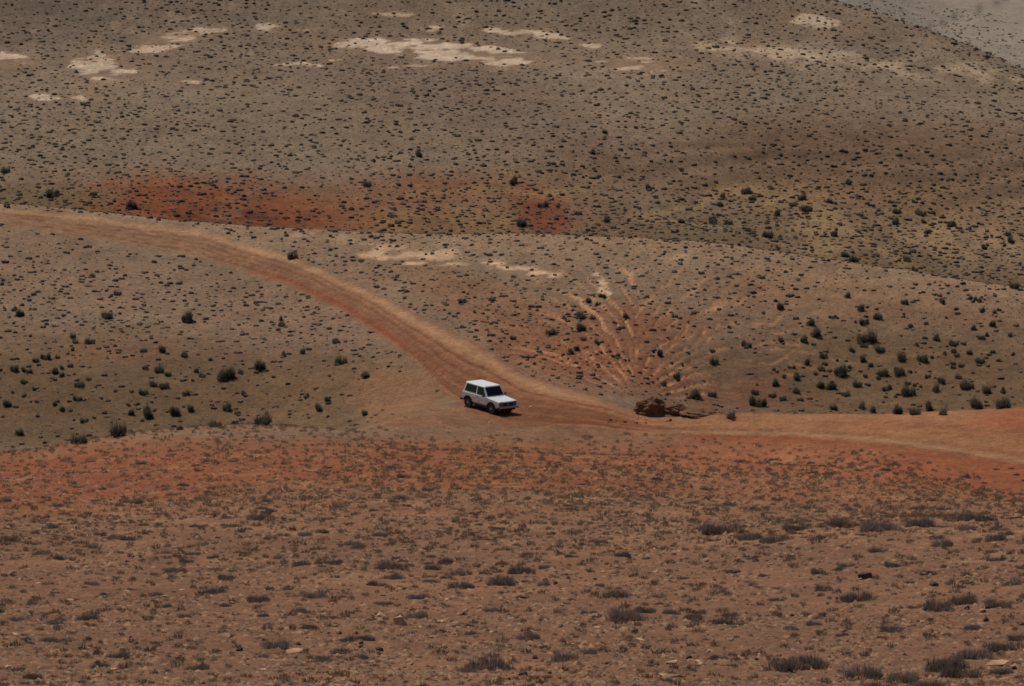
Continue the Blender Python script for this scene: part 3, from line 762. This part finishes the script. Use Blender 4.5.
def d_near(px, py, X, Y, L_):
    d = .78 + .3 * fbm(X / 6, Y / 10, 3, 83)
    d = d * (1 - .6 * ellipse(px, py, 60, 485, 200, 22, -.06))
    return d * (1 - .9 * ellipse(px, py, 490, 424, 150, 12)) * (.3 + .7 * smooth(240, 290, Y))
scrub("near_scrub", .95, 215, 382, 2.5, 8.3, d_near, lambda px, py, r, n: .22 + .50 * r.uniform(0, 1, n) ** 1.8, 50,
      "low grey brown scrub spread over the red slope of the near hill", 6, .42, False)
def d_tuft(px, py, X, Y, L_):
    return .34 + .5 * fbm(X / 2.5, Y / 4, 3, 84)
scrub("dry_tufts", .58, 142, 262, 0.6, 4.0, d_tuft, lambda px, py, r, n: .10 + .42 * r.uniform(0, 1, n) ** 2.4, 64,
      "little withered tufts between the stones of the nearest slope", 7, .5, False)

# ------------------------------------------------------------------ stones
def rock_mesh(seed, flat=.4, pts=26, sharp=True):
    r = np.random.default_rng(seed)
    bm = bmesh.new()
    for i in range(pts):
        v = r.normal(0, 1, 3); v /= np.linalg.norm(v)
        v *= r.uniform(.75, 1.0)
        bm.verts.new((v[0] * .5 * r.uniform(.8, 1.1), v[1] * .4, max(v[2], -.35) * .5 * flat * (1 if r.random() < .6 else 1.25)))
    res = bmesh.ops.convex_hull(bm, input=bm.verts)
    bmesh.ops.delete(bm, geom=[g for g in res['geom_interior'] if isinstance(g, bmesh.types.BMVert)], context='VERTS')
    bmesh.ops.dissolve_limit(bm, angle_limit=.22, verts=bm.verts, edges=bm.edges)
    bmesh.ops.triangulate(bm, faces=bm.faces)
    me = bpy.data.meshes.new("stone"); bm.to_mesh(me); bm.free()
    return me
ROCKS = {}
for key, mat, fl in (("slab", M_ROCK, .35), ("pale", M_ROCKP, .32), ("block", M_ROCKD, .75), ("point", M_ROCKP, 1.15)):
    L_ = []
    for i in range(5):
        me = rock_mesh(400 + i + len(ROCKS) * 10, fl, 16 if key != "slab" else 13)
        me.materials.append(mat); L_.append(me)
    ROCKS[key] = L_
WORD = {"slab": "flat brown", "pale": "flat pale", "block": "dark blocky", "point": "pale pointed"}
def stone(kind, px, py, wpx, label=None, X=None, Y=None, tilt=.25):
    if X is None:
        p = visible_point(px, py)
        if p is None: return
        X, Y, Z = p
    else: Z = ground_z(X, Y)
    r = random.Random(int(px * 13 + py * 7))
    m = wpx / (F / Y)
    o = bpy.data.objects.new("stone", r.choice(ROCKS[kind])); COL.objects.link(o)
    o.scale = (m, m * r.uniform(.8, 1.2), m * r.uniform(.8, 1.15))
    o.rotation_euler = (r.uniform(-tilt, tilt) - .12, r.uniform(-tilt, tilt), r.uniform(-.6, .6))
    o.location = (X, Y, Z + m * .05)
    size = "big" if wpx > 20 else ("middling" if wpx > 10 else "small")
    tag(o, label or f"{size} {WORD[kind]} stone {relation(px, py)}", "stone", None if label else ("loose stones on the near slope" if py > 430 else "rubble at the foot of the road bank crag"))
stone("point", 383, 618, 15, "left one of the two pale pointed stones on the near slope")
stone("point", 400, 625, 17, "right, taller one of the two pale pointed stones on the near slope", tilt=.5)
stone("pale", 672, 677, 34, "big pale slab lying at the bottom edge right of the middle")
stone("pale", 672, 664, 20, "pale flat stone just above the big slab at the bottom edge")
stone("pale", 699, 663, 14, "pale stone right of and above the big slab at the bottom edge")
stone("block", 866, 579, 20, "blocky brown stone standing out on the right near slope")
stone("pale", 490, 423, 5, "small whitish stone on the ground just below the car")
stone("pale", 473, 427, 4, "small pale stone below and left of the car")
stone("pale", 530, 407, 5, "small pale stone on the track right of the car")
for k, px, py, w in [("slab",226,638,24),("block",240,651,10),("pale",292,653,26),("slab",152,601,12),("pale",165,597,10),("slab",138,603,12),("pale",8,668,14),("pale",4,646,8),("block",597,638,9),
    ("pale",597,628,10),("block",524,676,13),("block",509,680,8),("block",550,674,7),("pale",573,645,8),("slab",868,607,11),("slab",808,622,12),("slab",786,638,14),("slab",845,632,15),("pale",699,661,12),
    ("slab",868,619,8),("block",935,586,9),("slab",925,575,14),("slab",886,668,10),("pale",700,665,12),("block",689,659,10),("slab",719,660,9),("slab",463,615,16),("slab",488,631,14),("pale",440,622,12),
    ("pale",448,600,12),("slab",523,598,26),("block",556,584,6),("slab",597,617,18),("pale",625,604,10),("block",361,648,7),("block",380,651,12),("slab",465,611,12),("slab",535,615,12),("slab",580,608,12),
    ("slab",770,565,12),("block",757,562,14),("slab",780,560,10),("block",1012,640,8),("pale",997,665,30),("slab",930,537,14),("pale",885,550,7),("pale",15,635,12),("slab",58,655,14),("slab",120,683,10),
    ("block",98,664,11),("slab",205,654,14),("pale",136,643,12),("slab",330,678,12),("slab",410,665,14),("slab",640,588,12),("pale",655,573,12),("slab",1000,560,14),("block",985,520,8),("slab",1018,518,16),
    ("slab",842,655,10),("pale",760,655,12),("slab",730,640,14),("slab",605,664,14),("pale",640,640,12),("block",268,600,6),("pale",212,568,14),("slab",245,583,14),("pale",70,600,10),("slab",20,580,10)]:
    stone(k, px, py, w)
n = 0
while n < 170:
    px = random.uniform(0, 1024); py = random.uniform(535, 686)
    p = visible_point(px, py)
    if p is None or any((p[0]-a)**2 + (p[1]-b)**2 < r*r for a, b, r in placed): continue
    stone(random.choice(["slab", "slab", "pale", "block"]), px, py, random.uniform(.08, .3) * F / p[1], None, p[0], p[1]); n += 1
# gravel of the near slope: far too many chips to count
def gravel():
    r = np.random.default_rng(77)
    N_ = 250000
    Y = 145 + 190 * r.uniform(0, 1, N_) ** 1.5; X = r.uniform(-.125, .125, N_) * Y
    Z, L_ = height(X, Y)
    zn = zones(X, Y, Z, L_); k = zn['road'] < .05
    clump = -.05 + fbm(X / 2.5, Y / 4, 3, 88); k &= r.uniform(-.7, .7, N_) < clump
    X, Y, Z = X[k], Y[k], Z[k]; n_ = len(X)
    base = np.array([(-.5,-.35,-.1),(.45,-.4,-.1),(.5,.35,-.1),(-.4,.4,-.1),(0,0,.42)])
    fc = np.array([(0,1,4),(1,2,4),(2,3,4),(3,0,4)])
    B = base[None] + r.normal(0, .13, (n_, 5, 3))
    s = (.03 + .15 * r.uniform(0, 1, n_) ** 4)[:, None]; a = r.uniform(0, 6.28, n_)[:, None]
    bx = (B[:, :, 0] * np.cos(a) - B[:, :, 1] * np.sin(a)) * s * 1.3 + X[:, None]
    by = (B[:, :, 0] * np.sin(a) + B[:, :, 1] * np.cos(a)) * s * 1.3 + Y[:, None]
    V = np.stack([bx, by, B[:, :, 2] * s + Z[:, None]], 2).reshape(-1, 3)
    Fc = (fc[None] + (np.arange(n_) * 5)[:, None, None]).reshape(-1)
    me = np_mesh("gravel", V, Fc, np.arange(n_ * 4) * 3)
    t = me.attributes.new("tone", 'FLOAT', 'POINT'); t.data.foreach_set("value", np.repeat(r.uniform(0, 1, n_) ** 2 * 2.3, 5).astype(np.float32))
    o = link("gravel", me, shrub_material("gravel_stone", tuple(S(84, 62, 50)), tuple(S(160, 124, 98)), False))
    o["kind"] = "stuff"; o["label"] = "stone chips strewn over the near slope"; o["category"] = "gravel"
    print("gravel", n_)
gravel()

# crag where the track's bank breaks off into the gully
def crag(pxs, label, seed, col=M_CRAG):
    bm = bmesh.new()
    r = np.random.default_rng(seed)
    X0 = Y0 = None
    for (px, py, w, h, back) in pxs:
        p = visible_point(px, py)
        X, Y, Z = p; Y += back; Z = ground_z(X, Y)
        if X0 is None: X0, Y0, Z0 = X, Y, Z
        sc = F / Y
        res = bmesh.ops.create_icosphere(bm, subdivisions=5, radius=1.0)
        for v in res['verts']:
            c = v.co.copy()
            n_ = float(fbm(np.array([c.x * 2.6 + px]), np.array([c.z * 3.6 + c.y * 1.7]), 6, seed)[0])
            st = 0.10 * math.sin(c.z * 13 + c.x * 2.0)
            c *= 1 + .30 * n_ + st * (1 - abs(c.z))
            v.co = Vector((c.x * w / sc * .5 + X - X0, c.y * w / sc * .38 + Y - Y0, c.z * h / sc * 1.05 + Z - Z0 + h / sc * .12))
    me = bpy.data.meshes.new("rock_outcrop"); bm.to_mesh(me); bm.free()
    o = link("rock_outcrop", me, col, None, (X0, Y0, Z0))
    tag(o, label, "rock")
crag([(652,417,34,18,.9)], "tall brown layered crag at the broken far edge of the track", 501)
crag([(676,417,38,12,1.0)], "lower brown crag against the right side of the tall layered crag", 503)
crag([(704,416,44,6,.8)], "low reddish rock ledge on the track bank, rightmost of the rocks there", 502)
for k in range(34):
    stone(random.choice(["slab", "pale", "block", "slab"]), random.gauss(650, 20), random.uniform(415, 424), random.uniform(1.5, 5))

# ------------------------------------------------------------------ the car
M_PAINT = simple_mat("white_paint", (0.76, 0.75, 0.73), .3, var=.02, scale=3, spec=.5, coat=.4)
_nt = M_PAINT.node_tree; _N, _L = _nt.nodes, _nt.links      # road dust low on the panels
_b = _N["Principled BSDF"]; _src = _b.inputs["Base Color"].links[0].from_socket
_tc = _N.new("ShaderNodeTexCoord"); _sx = _N.new("ShaderNodeSeparateXYZ"); _L.new(_tc.outputs["Object"], _sx.inputs[0])
_nz = _N.new("ShaderNodeTexNoise"); _nz.inputs["Scale"].default_value = 4; _nz.inputs["Detail"].default_value = 6; _L.new(_tc.outputs["Object"], _nz.inputs["Vector"])
_ad = _N.new("ShaderNodeMath"); _ad.operation = 'MULTIPLY_ADD'; _ad.inputs[1].default_value = .45; _L.new(_nz.outputs["Fac"], _ad.inputs[0]); _L.new(_sx.outputs["Z"], _ad.inputs[2])
_mr = _N.new("ShaderNodeMapRange"); _mr.inputs["From Min"].default_value = .68; _mr.inputs["From Max"].default_value = 1.25
_mr.inputs["To Min"].default_value = .75; _mr.inputs["To Max"].default_value = 0; _L.new(_ad.outputs[0], _mr.inputs[0])
_mx = _N.new("ShaderNodeMix"); _mx.data_type = 'RGBA'; _L.new(_mr.outputs[0], _mx.inputs[0]); _L.new(_src, _mx.inputs[6]); _mx.inputs[7].default_value = (.34, .27, .22, 1)
_L.new(_mx.outputs[2], _b.inputs["Base Color"])
M_DUSTP = simple_mat("dusty_white_paint", (0.60, 0.58, 0.57), .5, var=.08, scale=4)
M_GLASS = simple_mat("dark_glass", (0.006, 0.006, 0.007), .12, var=.1, scale=2, spec=.3)
M_BLACK = simple_mat("black_plastic", (0.018, 0.018, 0.019), .55, var=.15)
M_TYRE = simple_mat("tyre_rubber", (0.030, 0.027, 0.025), .85, var=.25)
M_RIM = simple_mat("dusty_steel", (0.11, 0.10, 0.09), .6, metal=.2, var=.15)
M_CHROME = simple_mat("aluminium", (0.45, 0.45, 0.46), .35, metal=.6, var=.05)
M_LAMP = simple_mat("lamp_glass", (0.10, 0.105, 0.11), .15, var=.05, spec=.6)
M_AMBER = simple_mat("amber_lens", (0.16, 0.07, 0.02), .25, var=.05)
M_REDL = simple_mat("red_lens", (0.25, 0.01, 0.01), .25, var=.05)
def mesh_obj(name, bm, mat, parent, bevel=0.0, smooth_=False):
    bmesh.ops.recalc_face_normals(bm, faces=bm.faces)
    me = bpy.data.meshes.new(name); bm.to_mesh(me); bm.free()
    if smooth_:
        for p in me.polygons: p.use_smooth = True
    o = link(name, me, mat, parent)
    if bevel:
        b = o.modifiers.new("bevel", 'BEVEL'); b.width = bevel; b.segments = 3; b.limit_method = 'ANGLE'; b.angle_limit = math.radians(35)
        b.harden_normals = False
    return o
def prism(pts, y0, y1, bm=None):       # polygon in x-z, drawn out across y
    bm = bm or bmesh.new()
    a = [bm.verts.new((x, y0, z)) for x, z in pts]; b = [bm.verts.new((x, y1, z)) for x, z in pts]
    bm.faces.new(a); bm.faces.new(b[::-1])
    for i in range(len(pts)):
        j = (i + 1) % len(pts); bm.faces.new((a[i], b[i], b[j], a[j]))
    return bm
def box(x0, x1, y0, y1, z0, z1, bm=None):
    return prism([(x0, z0), (x1, z0), (x1, z1), (x0, z1)], y0, y1, bm)
def plate(corners, th, bm=None):       # a thin slab with the given four (or more) corners
    bm = bm or bmesh.new()
    c = [Vector(p) for p in corners]
    n_ = (c[1] - c[0]).cross(c[-1] - c[0]).normalized() * th
    a = [bm.verts.new(p) for p in c]; b = [bm.verts.new(p + n_) for p in c]
    bm.faces.new(a[::-1]); bm.faces.new(b)
    for i in range(len(c)):
        j = (i + 1) % len(c); bm.faces.new((a[i], a[j], b[j], b[i]))
    return bm
def disc(cx, cy, cz, r, th, axis='y', seg=28, bm=None):
    bm = bm or bmesh.new()
    mat = Matrix.Translation((cx, cy, cz)) @ Matrix.Rotation(math.pi / 2, 4, 'X' if axis == 'y' else 'Y')
    bmesh.ops.create_cone(bm, cap_ends=True, segments=seg, radius1=r, radius2=r, depth=th, matrix=mat)
    return bm
def arch(cx, cz, r, z0, n=9):          # wheel-arch outline from rear foot to front foot
    a0 = math.asin(max(-1, min(1, (z0 - cz) / r)))
    return [(cx + r * math.cos(math.pi - a0 - (math.pi - 2 * a0) * i / n), cz + r * math.sin(math.pi - a0 - (math.pi - 2 * a0) * i / n)) for i in range(n + 1)]
FA, RA, WR = 1.05, -1.32, .365
car = bpy.data.objects.new("parked_car", None); COL.objects.link(car)
tag(car, "small boxy white off-road car stopped beside the dirt track", "car")
prof = [(-1.90, .50)] + arch(RA, .37, .435, .46) + arch(FA, .37, .435, .46) + [(1.78, .50), (1.83, .62), (1.82, .90), (1.76, .955), (.62, 1.05), (-1.86, 1.05), (-1.94, .98), (-1.96, .62)]
mesh_obj("body", prism(prof, -.80, .80), M_PAINT, car, .035)
mesh_obj("underbody", box(-1.82, 1.70, -.58, .58, .27, .62), M_BLACK, car)
mesh_obj("sill", box(RA + .42, FA - .42, -.76, .76, .36, .56), M_BLACK, car)
bw, rw = .785, .70                    # half-widths at belt and roof
def side(x, z, s, out=0.0):            # point on the leaning cabin side
    t = (z - 1.05) / (1.66 - 1.05); return (x, s * (bw + (rw - bw) * t + out), z)
cab = bmesh.new()                      # cabin shell
b_ = [(.60, -bw, 1.04), (.60, bw, 1.04), (-1.88, bw, 1.04), (-1.88, -bw, 1.04)]
t_ = [(.14, -rw, 1.66), (.14, rw, 1.66), (-1.68, rw, 1.66), (-1.68, -rw, 1.66)]
vb = [cab.verts.new(p) for p in b_]; vt = [cab.verts.new(p) for p in t_]
cab.faces.new(vb[::-1]); cab.faces.new(vt)
for i in range(4): cab.faces.new((vb[i], vb[(i+1) % 4], vt[(i+1) % 4], vt[i]))
mesh_obj("cabin_frame", cab, M_PAINT, car, .03)
rf = bmesh.new()
rr = [(.21, -.67), (.21, .67), (.06, .735), (-1.62, .735), (-1.75, .67), (-1.75, -.67), (-1.62, -.735), (.06, -.735)]
lo = [rf.verts.new((x, y, 1.645)) for x, y in rr]; hi = [rf.verts.new((x * .97 - .02, y * .93, 1.705)) for x, y in rr]
rf.faces.new(lo); rf.faces.new(hi[::-1])
for i in range(8): rf.faces.new((lo[i], lo[(i+1) % 8], hi[(i+1) % 8], hi[i]))
mesh_obj("roof", rf, M_PAINT, car, .02)
def wsp(t, y, out=.004):               # point on windscreen plane, t 0 bottom..1 top
    x = .60 + (.14 - .60) * t; return Vector((x + out * .76, y, 1.04 + .62 * t + out * .62))
mesh_obj("windscreen", plate([wsp(.10, -.70), wsp(.10, .70), wsp(.92, .645), wsp(.92, -.645)], .006), M_GLASS, car)
for s in (-1, 1):
    out = .004
    q = [side(-.46, 1.09, s, out), side(.43, 1.09, s, out), side(.11, 1.59, s, out), side(-.46, 1.59, s, out)]
    mesh_obj("door_window", plate(q if s < 0 else q[::-1], .006), M_GLASS, car)
    q = [side(-1.72, 1.12, s, out), side(-.57, 1.12, s, out), side(-.57, 1.59, s, out), side(-1.57, 1.59, s, out)]
    mesh_obj("rear_side_window", plate(q if s < 0 else q[::-1], .006), M_GLASS, car)
    # door, proud of the body, with its handle
    dpts = [(-.50, .48), (.50, .48), (.54, .62), (.54, 1.03), (-.50, 1.03)]
    d = mesh_obj("door", prism(dpts, s * .797, s * .806), M_PAINT, car, .004)
    mesh_obj("handle", box(-.43, -.29, s * .806, s * .83, .90, .925), M_BLACK, d)
    mesh_obj("side_moulding", box(-.60, .70, s * .807, s * .818, .60, .635), M_DUSTP, car)
    # mirror
    m_ = mesh_obj("side_mirror", box(.38, .45, s * .84, s * 1.04, 1.06, 1.19), M_BLACK, car, .02)
    mesh_obj("mirror_arm", box(.40, .43, s * .76, s * .87, 1.07, 1.10), M_BLACK, m_)
    for ax in (FA, RA):
        pts = arch(ax, .37, .46, .46, 12); inn = arch(ax, .37, .415, .46, 12)
        bm = bmesh.new()
        o1 = [bm.verts.new((x, s * .825, z)) for x, z in pts]; i1 = [bm.verts.new((x, s * .815, z)) for x, z in inn]
        o0 = [bm.verts.new((x, s * .79, z)) for x, z in pts]; i0 = [bm.verts.new((x, s * .70, z)) for x, z in inn]
        for k in range(12):
            bm.faces.new((o1[k], o1[k+1], i1[k+1], i1[k])); bm.faces.new((o0[k], o0[k+1], o1[k+1], o1[k])); bm.faces.new((i1[k], i1[k+1], i0[k+1], i0[k]))
        mesh_obj("wheel_arch_trim", bm, M_BLACK, car)
        # wheel: rounded tyre by lathe, steel rim with holes, hub
        wh = bpy.data.objects.new("wheel", None); COL.objects.link(wh); wh.parent = car; wh.location = (ax, s * .71, WR)
        sec = [(.21, -.09), (.33, -.10), (.355, -.085), (.36, -.05), (.36, .05), (.355, .085), (.33, .10), (.21, .09)]
        bm = bmesh.new(); ns = 36; rings = []
        for k in range(ns):
            a = 2 * math.pi * k / ns; lug = .006 if k % 2 else 0
            rings.append([bm.verts.new(((rd - (lug if rd > .35 else 0)) * math.cos(a), y, (rd - (lug if rd > .35 else 0)) * math.sin(a))) for rd, y in sec])
        for k in range(ns):
            A, B_ = rings[k], rings[(k + 1) % ns]
            for q in range(len(sec) - 1): bm.faces.new((A[q], A[q+1], B_[q+1], B_[q]))
        mesh_obj("tyre", bm, M_TYRE, wh)
        bm = disc(0, s * .055, 0, .215, .03)
        rim = mesh_obj("rim", bm, M_RIM, wh, .006)
        for k in range(8):
            a = 2 * math.pi * k / 8
            disc(.145 * math.cos(a), s * .072, .145 * math.sin(a), .022, .006, seg=10, bm=(hb := bmesh.new()))
            mesh_obj("rim_hole", hb, M_BLACK, rim)
        mesh_obj("hub_cap", disc(0, s * .085, 0, .06, .04, seg=16), M_CHROME, rim)
    # lamps
    hl = mesh_obj("headlight", disc(1.842, s * .585, .76, .095, .04, 'x'), M_LAMP, car, .01)
    bm = bmesh.new(); disc(1.832, s * .585, .76, .115, .03, 'x', bm=bm); mesh_obj("lamp_ring", bm, M_CHROME, hl)
    mesh_obj("turn_signal", box(1.80, 1.835, s * .47, s * .70, .895, .93), M_AMBER, car, .005)
    mesh_obj("tail_light", box(-1.985, -1.955, s * .56, s * .76, .70, .86), M_REDL, car, .006)
    mesh_obj("tow_hook", box(1.84, 1.92, s * .45, s * .49, .38, .42), M_BLACK, car)
    w_ = bmesh.new(); y_ = s * .3
    plate([wsp(.10, y_ - .02, .018), wsp(.10, y_ + .01, .018), wsp(.5, y_ - s * .28 + .01, .018), wsp(.5, y_ - s * .28 - .01, .018)], .008, w_)
    mesh_obj("wiper", w_, M_BLACK, car)
mesh_obj("hood", prism([(.66, 1.062), (1.74, .962), (1.78, .94), (1.78, .93), (.66, 1.02)], -.72, .72), M_PAINT, car, .006)
gr = mesh_obj("grille", box(1.80, 1.846, -.74, .74, .635, .885), M_BLACK, car, .008)
for k in range(4): mesh_obj("grille_bar", box(1.846, 1.852, -.44, .44, .665 + k * .052, .680 + k * .052), M_BLACK, gr)
mesh_obj("emblem", disc(1.855, 0, .765, .045, .012, 'x', 20), M_CHROME, gr)
fb = mesh_obj("front_bumper", prism([(1.80, .50), (1.92, .505), (1.94, .58), (1.90, .605), (1.80, .605)], -.80, .80), M_CHROME, car, .012)
for s in (-1, 1): mesh_obj("bumper_end", box(1.70, 1.93, s * .80, s * .86, .46, .60), M_BLACK, fb, .01)
mesh_obj("rear_bumper", box(-2.06, -1.94, -.80, .80, .44, .57), M_BLACK, car, .012)
for s in (-1, 1): mesh_obj("bumper_end", box(-2.05, -1.84, s * .80, s * .86, .44, .57), M_BLACK, bpy.data.objects["rear_bumper"], .01)
mesh_obj("valance", box(1.66, 1.80, -.72, .72, .34, .50), M_BLACK, car, .02)
mesh_obj("rear_window", plate([(-1.858, .68, 1.13), (-1.858, -.68, 1.13), (-1.710, -.62, 1.59), (-1.710, .62, 1.59)], .006), M_GLASS, car)
mesh_obj("exhaust_pipe", disc(-1.95, -.5, .34, .025, .22, 'x', 12), M_RIM, car)
# stand it on its four wheels
def wheel_ground(lx, ly):
    x = CAR_XY[0] + lx * CAR_F[0] - ly * CAR_F[1]; y = CAR_XY[1] + lx * CAR_F[1] + ly * CAR_F[0]
    return Vector((x, y, ground_z(x, y)))
fr, fl, br, bl = wheel_ground(FA, -.71), wheel_ground(FA, .71), wheel_ground(RA, -.71), wheel_ground(RA, .71)
ex = ((fr + fl) - (br + bl)).normalized(); ey = ((fl + bl) - (fr + br)).normalized(); ez = ex.cross(ey).normalized(); ey = ez.cross(ex)
cen = (fr + fl + br + bl) / 4 - ex * (FA + RA) / 2
R = Matrix((ex, ey, ez)).transposed().to_4x4()
car.matrix_world = Matrix.Translation(cen - ez * .012) @ R
print("car pitch", math.degrees(math.asin(ex.z)))
